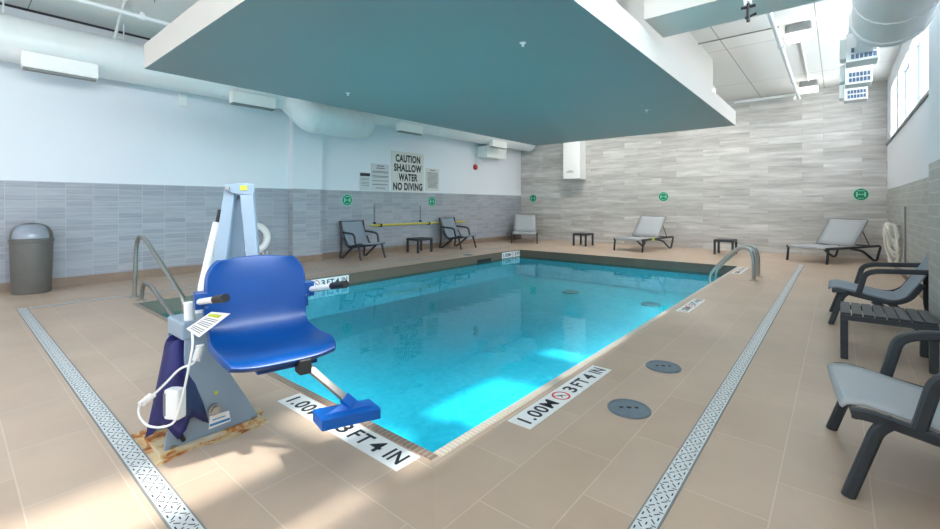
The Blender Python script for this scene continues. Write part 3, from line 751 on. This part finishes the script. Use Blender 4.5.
def lid(lab, x, y, r):
    t = thing('deck_manhole', lab, 'lid', (x, y, 0), .6, 'round grey deck lids')
    bm = bmesh.new(); lathe(bm, [(r, 0), (r, .008), (r*.96, .013), (r*.86, .014), (r*.84, .011), (r*.2, .012), (r*.02, .012)], 40); obj('cover', bm, 'lid', t, smooth=True)
    bm = bmesh.new()
    disc(bm, (0, 0, .0128), r*.12, 'z', 16)
    for s in (-1, 1): quad(bm, [(s*r*.36-r*.09, -r*.09, .0128), (s*r*.36+r*.09, -r*.09, .0128), (s*r*.36+r*.09, r*.09, .0128), (s*r*.36-r*.09, r*.09, .0128)])
    obj('holes', bm, 'gap', t)
lid('nearer round grey lid in the right deck', -1.06, 2.905, .137)
lid('farther round grey lid in the right deck', -1.115, 3.84, .137)
lid('small round grey lid in the left deck before the far armchair', -7.66, 9.08, .13)
def marker(lab, mtx, L=1.24, h=.165, full=True, flip=False):
    t = thing('depth_marker', lab, 'depth marker', mtx.translation, 0, 'white depth marker tiles')
    rot = mtx.to_3x3().to_4x4()
    bm = bmesh.new(); box(bm, -L/2, L/2, -h/2, h/2, 0, .004)
    for v in bm.verts: v.co = rot @ v.co
    obj('tile_strip', bm, 'marker', t)
    cap = h*.62; z = .0048
    def put(s, cx, w):
        b_ = text_bm(s, cap/.72, Matrix.Translation((cx, 0, z)), w, bold=.0028, ext=.0003)
        for v in b_.verts: v.co = rot @ v.co
        obj('lettering', b_, 'ink', t)
    k = L/1.24
    put('1.00M', -.385*k, .37*k); put('3', .055*k, .075*k); put('FT', .215*k, .155*k); put('4', .36*k, .085*k); put('IN', .52*k, .12*k)
    bm = bmesh.new(); disc(bm, (-.085*k, 0, z), h*.4, 'z', 28, 0, h*.32)
    q = h*.34; a = math.radians(-40); c, s = math.cos(a), math.sin(a); w_ = h*.03
    quad(bm, [(-.085*k+c*x-s*y, s*x+c*y, z) for x, y in ((-q, -w_), (q, -w_), (q, w_), (-q, w_))])
    for v in bm.verts: v.co = rot @ v.co
    obj('prohibition_ring', bm, 'redink', t)
    bm = bmesh.new()   # small diving figure
    tube(bm, [(-.085*k-h*.14, h*.1, z-.0002), (-.085*k+h*.1, -h*.04, z-.0002)], .006, 6); tube(bm, [(-.085*k, h*.02, z-.0002), (-.085*k-h*.12, -h*.14, z-.0002)], .004, 6)
    for v in bm.verts: v.co.z = min(v.co.z, z+.0002); v.co = rot @ v.co
    obj('diver_symbol', bm, 'ink', t)
    return t
marker('white depth marker strip on the near deck under the lift footrest', frame((-2.335, 1.553, 0), (1, 0, 0), (0, 1, 0)))
marker('large white depth marker strip on the right deck by the near pool corner', frame((-1.50, 2.88, 0), (0, 1, 0), (-1, 0, 0)))
marker('small worn depth marker on the right deck halfway along the pool', frame((-1.51, 6.45, 0), (0, 1, 0), (-1, 0, 0)), L=.95, h=.15)
marker('small depth marker on the right deck under the far grab rails', frame((-1.54, 10.5, 0), (0, 1, 0), (-1, 0, 0)), L=1.1, h=.15)
marker('white depth marker on the far left pool wall near the corner', frame((PX0, 10.9, -.108), (0, 1, 0), (0, 0, 1)))
marker('white depth marker on the left pool wall behind the lift armrest', frame((PX0, 4.5, -.108), (0, 1, 0), (0, 0, 1)))
bm = bmesh.new(); box(bm, PX0, PX0+.012, 9.15, 9.75, -.2, -.12); tag(obj('skimmer_opening', bm, 'gap'), 'dark skimmer slot in the left pool wall at the waterline', 'skimmer')
# unseen fill lamps added on near and right pool walls to brighten pool and slab
M['poolfill'] = emit('added_underwater_lens', (.9, .97, 1, 1), 85)
for i, (x, y, ax, lab) in enumerate(((-6.2, PY0, 'y', 'added underwater fill lamp in the near pool wall, by the stairs'), (-4.2, PY0, 'y', 'added underwater fill lamp in the near pool wall, in its middle'), (PX1, 4.0, 'x', 'added underwater fill lamp in the right pool wall, nearest the camera'), (PX1, 6.4, 'x', 'added underwater fill lamp in the right pool wall, halfway'), (PX1, 8.8, 'x', 'added underwater fill lamp in the right pool wall, by the grab rails'))):
    t = thing('added_pool_light', lab, 'lamp', (x, y, -.47), 0 if ax == 'y' else PI/2, 'added underwater fill lamps')
    bm = bmesh.new(); tube(bm, [(0, .0, 0), (0, .03, 0)], .15, 24); obj('rim', bm, 'steel', t, smooth=True)
    bm = bmesh.new(); tube(bm, [(0, .03, 0), (0, .036, 0)], .12, 24); obj('lens', bm, 'poolfill', t, smooth=True)
# stair handrail at the near left corner
t = thing('stair_handrail', 'stainless steel loop handrail at the near left pool corner', 'handrail', (-7.88, 1.79, 0))
P = [(-7.9, 0), (-7.82, .72), (-7.70, .90), (-7.40, .90), (-5.86, .27), (-5.80, .17), (-5.95, -.04), (-6.15, -.03), (-7.1, .26), (-7.46, .27), (-7.56, .0)]
bm = bmesh.new(); tube(bm, fillet([(a+7.88, 0, b) for a, b in P], .16, 8), .027, 14); obj('rail', bm, 'steel', t, smooth=True)
for x in (-7.9, -7.56):
    bm = bmesh.new(); lathe(bm, [(.065, 0), (.065, .008), (.04, .018)], 20, (x+7.88, 0, 0)); obj('flange', bm, 'steel', t, smooth=True)
# far grab rails
for y, lab in ((9.286, 'nearer of the two curved steel grab rails at the right pool edge'), (9.846, 'farther of the two curved steel grab rails at the right pool edge')):
    t = thing('grab_rail', lab, 'handrail', (-1.155, y, 0), 0, 'grab rails at the right pool edge')
    P = [(0, 0), (0, .40), (-.05, .57), (-.2, .585), (-.3, .52), (-.62, .16), (-.7, .02), (-.71, -.55)]
    bm = bmesh.new(); tube(bm, fillet([(a, 0, b) for a, b in P], .14, 8), .031, 14); obj('rail', bm, 'steel', t, smooth=True)
    bm = bmesh.new(); lathe(bm, [(.075, 0), (.075, .008), (.045, .02)], 20); obj('flange', bm, 'steel', t, smooth=True)
# pool inlet fittings on the floor, seen through the water
for x, y, lab in ((-4.9, 9.6, 'round drain on the pool floor, left of two'), (-3.0, 9.5, 'round drain on the pool floor, right of two')):
    bm = bmesh.new(); lathe(bm, [(.2, 0), (.2, .02), (.12, .04), (.02, .045)], 24)
    o = tag(obj('basin_drain', bm, 'lid', smooth=True), lab, 'drain', 'drains on the pool floor'); o.location = (x, y, PFL)

# ------------------------------------------------------------------ pool lift
L = thing('pool_lift', 'pool access lift with blue seat on a grey mast at the near pool edge', 'pool lift', (-2.93, 1.0, 0))
LO = Vector(L.location)
def lobj(name, bm, mat, parent=None, smooth=False, bevel=0, seg=2):
    for v in bm.verts: v.co -= LO
    return obj(name, bm, mat, parent or L, smooth, bevel, seg)
bm = bmesh.new(); box(bm, -3.15, -2.755, .735, 1.285, 0, .022); base = lobj('base_plate', bm, 'rust', bevel=.004)
for (x, y) in ((-2.80, .80), (-2.80, 1.235), (-3.11, .80), (-3.11, 1.235)):
    bm = bmesh.new(); lathe(bm, [(.022, 0), (.022, .015), (.012, .018), (.012, .035), (.002, .036)], 12, (x, y, .022)); lobj('anchor_bolt', bm, 'steel', base)
bm = bmesh.new()
for x in (-2.80, -3.08): prism(bm, [(x, .76, .022), (x, 1.26, .022), (x, 1.255, .05), (x, 1.07, .40), (x, 1.06, .62), (x, .86, .62), (x, .85, .30), (x, .77, .10)], (.015, 0, 0))
box(bm, -3.065, -2.80, .88, 1.05, .022, .60)
ped = lobj('pedestal', bm, 'lift', bevel=.004)
bm = bmesh.new(); quad(bm, [(-2.7842, .98, .055), (-2.7842, 1.10, .06), (-2.7842, 1.09, .125), (-2.7842, .985, .13)]); lobj('sticker', bm, 'paper', ped)
bm = bmesh.new(); box(bm, -2.784, -2.7836, .985, 1.095, .068, .082); box(bm, -2.784, -2.7836, 1.0, 1.07, .098, .104); lobj('sticker_print', bm, 'inkb', ped)
bm = bmesh.new(); box(bm, -2.784, -2.7836, 1.01, 1.03, .245, .265); lobj('hazard_sticker', bm, 'yel', ped)
bm = bmesh.new(); tube(bm, [(-2.79, 1.005, .165), (-2.745, 1.005, .165)], .022, 14); tube(bm, [(-2.79, 1.005, .165), (-2.765, 1.005, .165)], .032, 14); lobj('pivot_bolt', bm, 'steel', ped, smooth=True)
bm = bmesh.new(); box(bm, -3.02, -2.77, .84, 1.03, .60, .70); lobj('swivel_collar', bm, 'lift', bevel=.012)
# mast and arm
def beam(bm, a, b, wa, ta, wb, tb, side):
    a, b = Vector(a), Vector(b); d = (b-a).normalized(); s = Vector(side); s = (s-d*s.dot(d)).normalized(); n = d.cross(s)
    def R(p, w, t_): return [p+s*w/2+n*t_/2, p-s*w/2+n*t_/2, p-s*w/2-n*t_/2, p+s*w/2-n*t_/2]
    va = [bm.verts.new(p) for p in R(a, wa, ta)]; vb = [bm.verts.new(p) for p in R(b, wb, tb)]
    bm.faces.new(va[::-1]); bm.faces.new(vb)
    for k in range(4): bm.faces.new([va[k], va[(k+1) % 4], vb[(k+1) % 4], vb[k]])
side = (.55, .83, 0)
bm = bmesh.new(); beam(bm, (-2.86, 1.02, .62), (-2.857, 1.13, 1.44), .085, .05, .062, .05, (.64, .77, 0)); lobj('mast', bm, 'lift', bevel=.006)
bm = bmesh.new(); beam(bm, (-2.665, 1.20, .80), (-2.782, 1.193, 1.44), .062, .05, .075, .05, (.64, .77, 0)); arm = lobj('lift_arm', bm, 'lift', bevel=.006)
bm = bmesh.new(); beam(bm, (-2.93, 1.17, .66), (-2.86, 1.18, 1.41), .15, .02, .05, .02, side); lobj('mast_web', bm, 'lift', bevel=.003)
bm = bmesh.new()
e1 = Vector((.55, .83, 0)).normalized()
c_ = Vector((-2.775, 1.175, 1.44)); pl = [c_+e1*a+Vector((0, 0, b)) for a, b in ((-.105, .035), (-.10, -.0), (-.05, -.022), (.05, -.03), (.06, .0), (.06, .036), (0, .045))]
prism(bm, pl, (.014, -.01, 0)); cap = lobj('head_plate', bm, 'lift', bevel=.003)
bm = bmesh.new(); p_ = c_+Vector((.016, -.012, .012)); tube(bm, [p_-e1*.085, p_-e1*.085+Vector((.012, -.008, 0))], .012, 10); lobj('head_bolt', bm, 'steel', cap, smooth=True)
bm = bmesh.new(); q0 = c_+Vector((.0165, -.012, 0)); prism(bm, [q0+e1*(-.02)+Vector((0, 0, .0)), q0+e1*.02+Vector((0, 0, .0)), q0+e1*.02+Vector((0, 0, .028)), q0+e1*(-.02)+Vector((0, 0, .028))], (.001, -.0007, 0)); lobj('head_sticker', bm, 'yel', cap)
# actuator
bm = bmesh.new(); tube(bm, [(-2.96, .975, .55), (-2.967, 1.012, .863), (-2.978, 1.098, 1.24)], .026, 12); act = lobj('actuator', bm, 'liftw', smooth=True)
bm = bmesh.new(); tube(bm, [(-2.978, 1.098, 1.24), (-2.978, 1.112, 1.32)], .013, 10); lobj('actuator_rod', bm, 'dark', act, smooth=True)
# seat, in its own frame: u to its left, w forward, h up
yw = math.radians(102.3); F = Vector((math.sin(yw), math.cos(yw), 0)); U = Vector((-F.y, F.x, 0)); S0 = Vector((-2.535, 1.158, .606))
tl = math.radians(3)
def sp(u, w, h): return S0+U*u+F*(w*math.cos(tl)-h*math.sin(tl))+Vector((0, 0, w*math.sin(tl)+h*math.cos(tl)))
# U runs from the viewer's left to right along the seat back
prof = [(-.075, .455), (-.07, .445), (-.055, .38), (-.04, .28), (-.025, .18), (-.008, .10), (.018, .045), (.06, .015), (.12, .0), (.22, -.008), (.33, -.004), (.43, .0), (.49, .0), (.525, -.008), (.545, -.03)]
def halfw(i):
    n = len(prof)-1
    w, h = prof[i]
    if h > .1:
        k = max(0, (h-.32)/.135); return .262-.07*(k**3)
    if w > .1:
        k = max(0, (w-.36)/.185); return .265-.03*(k**3)
    return .256
bm = bmesh.new(); gr = []; nu = 16
for i, (w, h) in enumerate(prof):
    row = []; hw = halfw(i)
    for k in range(nu+1):
        v = -1+2*k/nu
        back = max(0, min(1, (h-.02)/.15)); 
        lift = .035*abs(v)**3
        crown = -.0
        hh = h+(lift*(1-back))-(0.02*v*v*(1 if i < 2 else 0))
        ww = w+lift*1.1*back
        if i >= len(prof)-3: hh -= .012*abs(v)**2*(1)
        row.append(bm.verts.new(sp(v*hw, ww, hh)))
    gr.append(row)
for i in range(len(gr)-1):
    for k in range(nu): bm.faces.new([gr[i][k], gr[i][k+1], gr[i+1][k+1], gr[i+1][k]])
seat = lobj('seat', bm, 'blue', smooth=True)
md = seat.modifiers.new('thick', 'SOLIDIFY'); md.thickness = .034; md.offset = -1
md = seat.modifiers.new('round', 'BEVEL'); md.width = .010; md.segments = 3; md.limit_method = 'ANGLE'; md.angle_limit = math.radians(50)
md = seat.modifiers.new('sub', 'SUBSURF'); md.levels = 1; md.render_levels = 2
# brackets, seat support
bm = bmesh.new()
def lb(bm, u0, u1, w0, w1, h0, h1):
    vs = [bm.verts.new(sp(*p)) for p in [(u0, w0, h0), (u1, w0, h0), (u1, w1, h0), (u0, w1, h0), (u0, w0, h1), (u1, w0, h1), (u1, w1, h1), (u0, w1, h1)]]
    for q in [(3, 2, 1, 0), (4, 5, 6, 7), (0, 1, 5, 4), (1, 2, 6, 5), (2, 3, 7, 6), (3, 0, 4, 7)]: bm.faces.new([vs[i] for i in q])
lb(bm, -.08, .08, -.13, -.085, .05, .38); lb(bm, -.05, .05, -.085, -.065, .30, .36); lb(bm, -.05, .05, -.085, -.04, .06, .1); lobj('seat_bracket', bm, 'lift', bevel=.005)
for s in (-1, 1):
    bm = bmesh.new(); lb(bm, s*.25, s*.315, -.10, .0, .185, .275); lb(bm, s*.25, s*.275, -.06, .01, .13, .20)
    br = lobj('arm_bracket', bm, 'blue', bevel=.006)
    bm = bmesh.new(); tube(bm, [sp(s*.295, -.02, .225), sp(s*.295+.045, .25, .265)], .0165, 12); ar = lobj('armrest', bm, 'liftw', smooth=True)
    bm = bmesh.new(); tube(bm, [sp(s*.295+.043, .24, .2635), sp(s*.295+.065, .39, .285)], .0205, 14); lobj('grip', bm, 'dark', ar, smooth=True)
bm = bmesh.new(); lb(bm, -.12, .16, .10, .50, -.075, -.045); lobj('seat_pan_bracket', bm, 'blue', bevel=.006)
bm = bmesh.new(); lb(bm, .055, .115, .47, .555, -.105, -.03); lobj('buckle', bm, 'dark', bevel=.008)
# footrest
J0 = sp(.10, .44, -.07); J1 = Vector((-1.93, 1.34, .335))
bm = bmesh.new(); beam(bm, J0, J1, .034, .03, .034, .03, U); fs = lobj('footrest_strut', bm, 'steel', bevel=.004)
A = Vector((-1.898, 1.163, .29)); B_ = Vector((-1.832, 1.466, .262)); ub = (B_-A).normalized(); fb = Vector((ub.y, -ub.x, 0)).normalized()
bm = bmesh.new()
sec_ = [(0, -.03), (0, .026), (-.02, .03), (-.14, .03), (-.14, -.03)]
prism(bm, [A+fb*a+Vector((0, 0, b)) for a, b in sec_], B_-A)
foot = lobj('footrest', bm, 'blue2', bevel=.006)
bm = bmesh.new()
mid = (A+B_)/2-fb*.09
top = J1+Vector((0, 0, .01))
for off in (0,):
    a0 = A+(B_-A)*.07-fb*.04+Vector((0, 0, .03)); a1 = A+(B_-A)*.93-fb*.04+Vector((0, 0, .03)); t0_ = top-ub*.03; t1_ = top+ub*.03
    prism(bm, [a0, a1, t1_, t0_], (-.03*fb.x, -.03*fb.y, -.022))
lobj('footrest_gusset', bm, 'blue2', foot, bevel=.005)
bm = bmesh.new(); beam(bm, J1-(J1-J0).normalized()*.04, J1+(J1-J0).normalized()*.02, .05, .05, .05, .05, U); lobj('footrest_joint', bm, 'blue2', foot, bevel=.005)
# battery cover, controller, cable, tag
bm = bmesh.new()
cx_, cy_ = -2.87, .84
nk = 24; rows = []
for j in range(9):
    f = j/8; z = .575-.43*f; row = []
    for k in range(nk):
        a = 2*PI*k/nk
        rx = .060+.065*f; ry = .055+.075*f
        fold = 1+.30*f*(abs(((a*5/(2*PI)+.2) % 1)*2-1)-.5)*2*.6+.06*f*math.sin(7*a+1.3)
        zz = z-(.10*f*f*(abs(((a*5/(2*PI)+.2) % 1)*2-1)-.5))+(.03*(1-f)*math.cos(a*2))
        row.append(bm.verts.new((cx_+rx*fold*math.cos(a)+.03*f, cy_+ry*fold*math.sin(a), zz)))
    rows.append(row)
for j in range(8):
    for k in range(nk): bm.faces.new([rows[j][k], rows[j][(k+1) % nk], rows[j+1][(k+1) % nk], rows[j+1][k]])
bm.faces.new(rows[0])
cov = lobj('battery_cover', bm, 'purple', smooth=True); cov.modifiers.new('thick', 'SOLIDIFY').thickness = .004
bm = bmesh.new(); box(bm, -2.95, -2.80, .80, .92, .12, .50); lobj('battery_box', bm, 'lift', bevel=.01)
bm = bmesh.new(); box(bm, -.045, .045, -.03, .03, -.08, .08, 0, Matrix.Translation((-2.74, .80, .283)) @ Matrix.Rotation(.5, 4, 'Z')); ctl = lobj('controller', bm, 'liftw', bevel=.01)
bm = bmesh.new(); box(bm, -.046, -.03, -.031, -.02, -.06, .06, 0, Matrix.Translation((-2.74, .80, .283)) @ Matrix.Rotation(.5, 4, 'Z')); lobj('controller_edge', bm, 'inkg', ctl)
bm = bmesh.new(); tube(bm, fillet([(-2.74, .80, .21), (-2.735, .81, .16), (-2.755, .83, .09), (-2.775, .85, .05)], .03), .012, 8); lobj('controller_hook', bm, 'dark', ctl, smooth=True)
# camera-side coordinates are never used: cable points are plain room coordinates
cable = [(-2.633, .874, .588), (-2.637, .871, .529), (-2.631, .85, .504), (-2.673, .802, .487), (-2.722, .748, .406), (-2.783, .697, .332), (-2.827, .66, .301), (-2.831, .657, .243), (-2.799, .684, .185), (-2.719, .725, .184), (-2.662, .772, .205), (-2.608, .792, .34), (-2.561, .804, .492), (-2.541, .821, .631), (-2.59, .832, .686)]
bm = bmesh.new(); tube(bm, fillet(cable, .06, 5), .006, 8); cab = lobj('cable', bm, 'liftw', smooth=True)
bm = bmesh.new(); pts = []
for i in range(61):
    f = i/60; c = Vector((-2.772, .706, .350)).lerp(Vector((-2.818, .667, .300)), f); a = 2*PI*7*f
    pts.append(c+Vector((.55, .0, .5)).normalized()*.016*math.cos(a)+Vector((.6, .6, -.4)).normalized()*.016*math.sin(a))
tube(bm, pts, .005, 6); lobj('cable_coil', bm, 'liftw', cab, smooth=True)
bm = bmesh.new(); pts = []
for i in range(61):
    f = i/60; c = Vector((-2.622, .882, .60)).lerp(Vector((-2.641, .867, .515)), f); a = 2*PI*7*f
    pts.append(c+Vector((.6, .77, 0))*.016*math.cos(a)+Vector((.7, -.5, .2))*.016*math.sin(a))
tube(bm, pts, .006, 6); lobj('cable_coil', bm, 'liftw', cab, smooth=True)
bm = bmesh.new(); tube(bm, [(-2.824, .897, .66), (-2.829, .893, .80)], [.03, .026], 12); lobj('socket_post', bm, 'liftw', smooth=True, bevel=.004)
ta = [Vector(p) for p in ((-2.659, .827, .691), (-2.54, .848, .664), (-2.33, .919, .807), (-2.468, .882, .801))]
bm = bmesh.new(); prism(bm, ta, (.001, -.001, .001)); tg = lobj('instruction_tag', bm, 'paper')
def onT(a, b): return ta[0]*(1-a)*(1-b)+ta[1]*(1-a)*b+ta[2]*a*b+ta[3]*a*(1-b)
off = (ta[1]-ta[0]).cross(ta[2]-ta[0]).normalized()
if off.dot(Vector((0, 0, 1.35))-ta[0]) < 0 and off.y > 0: off = -off
bm = bmesh.new()
for a in (.1, .17, .24, .36, .43, .5, .6, .67): quad(bm, [onT(a, .12)-Vector((-.002, .003, -.002)), onT(a, .88)-Vector((-.002, .003, -.002)), onT(a+.03, .88)-Vector((-.002, .003, -.002)), onT(a+.03, .12)-Vector((-.002, .003, -.002))])
lobj('tag_print', bm, 'inkg', tg)
bm = bmesh.new(); quad(bm, [onT(a, b)-Vector((-.002, .003, -.002)) for a, b in ((.77, .1), (.77, .75), (.9, .75), (.9, .1))]); lobj('tag_colour_block', bm, 'yel', tg)

# rust stain on the deck around the base plate
bm = bmesh.new()
pts = []
for k in range(40):
    a = 2*PI*k/40; rr = 1+.06*math.sin(5*a)+.05*math.sin(9*a+1)
    pts.append((-2.95+.245*rr*max(-1, min(1, 1.35*math.cos(a))), 1.0+.32*rr*max(-1, min(1, 1.35*math.sin(a))), .0015))
quad(bm, pts); struct(obj('floor_stain', bm, 'rust'), 'rust stain on the deck around the lift base')

# ------------------------------------------------------------------ light
w = bpy.data.worlds.new('World'); SC.world = w; w.use_nodes = True
nt = w.node_tree; bg = nt.nodes['Background']
sky = nt.nodes.new('ShaderNodeTexSky'); sky.sky_type = 'NISHITA'; sky.sun_disc = False
sky.sun_elevation = math.radians(48); sky.sun_rotation = math.radians(95)
nt.links.new(sky.outputs[0], bg.inputs['Color']); bg.inputs['Strength'].default_value = .25
su = bpy.data.lights.new('sun', 'SUN'); su.energy = 4.4; su.angle = math.radians(2.2); su.color = (1, .96, .9)
so = bpy.data.objects.new('sun', su); COL.objects.link(so)
dv = Vector((-.90, -.12, -1.0)); so.rotation_euler = dv.to_track_quat('-Z', 'Y').to_euler()
# daylight through each high window
for i, (a, b) in enumerate(wins):
    if b > 6.4: continue
    la = bpy.data.lights.new('window_daylight', 'AREA'); la.shape = 'RECTANGLE'; la.size = b-a-.1; la.size_y = HEAD-SILL-.1
    la.energy = 55; la.color = (.86, .93, 1)
    lo = bpy.data.objects.new('window_daylight', la); COL.objects.link(lo)
    lo.location = (XR+.3, (a+b)/2, (SILL+HEAD)/2)
    lo.rotation_euler = Vector((-1, 0, -.25)).to_track_quat('-Z', 'Y').to_euler()

# ------------------------------------------------------------------ camera
cam = bpy.data.cameras.new('camera'); co = bpy.data.objects.new('camera', cam); COL.objects.link(co)
co.location = (0, 0, 1.35); co.rotation_euler = (PI/2, 0, math.atan(368/440))
cam.sensor_fit = 'HORIZONTAL'; cam.sensor_width = 36; cam.lens = 440/940*36; cam.shift_y = -(264.5-205)/940
cam.clip_start = .02
SC.camera = co
vs = SC.view_settings; vs.view_transform = 'Standard'; vs.look = 'None'; vs.gamma = 1; vs.use_curve_mapping = False
vs.exposure = 1.2
SC.cycles.max_bounces = 10; SC.cycles.diffuse_bounces = 6; SC.cycles.transparent_max_bounces = 12
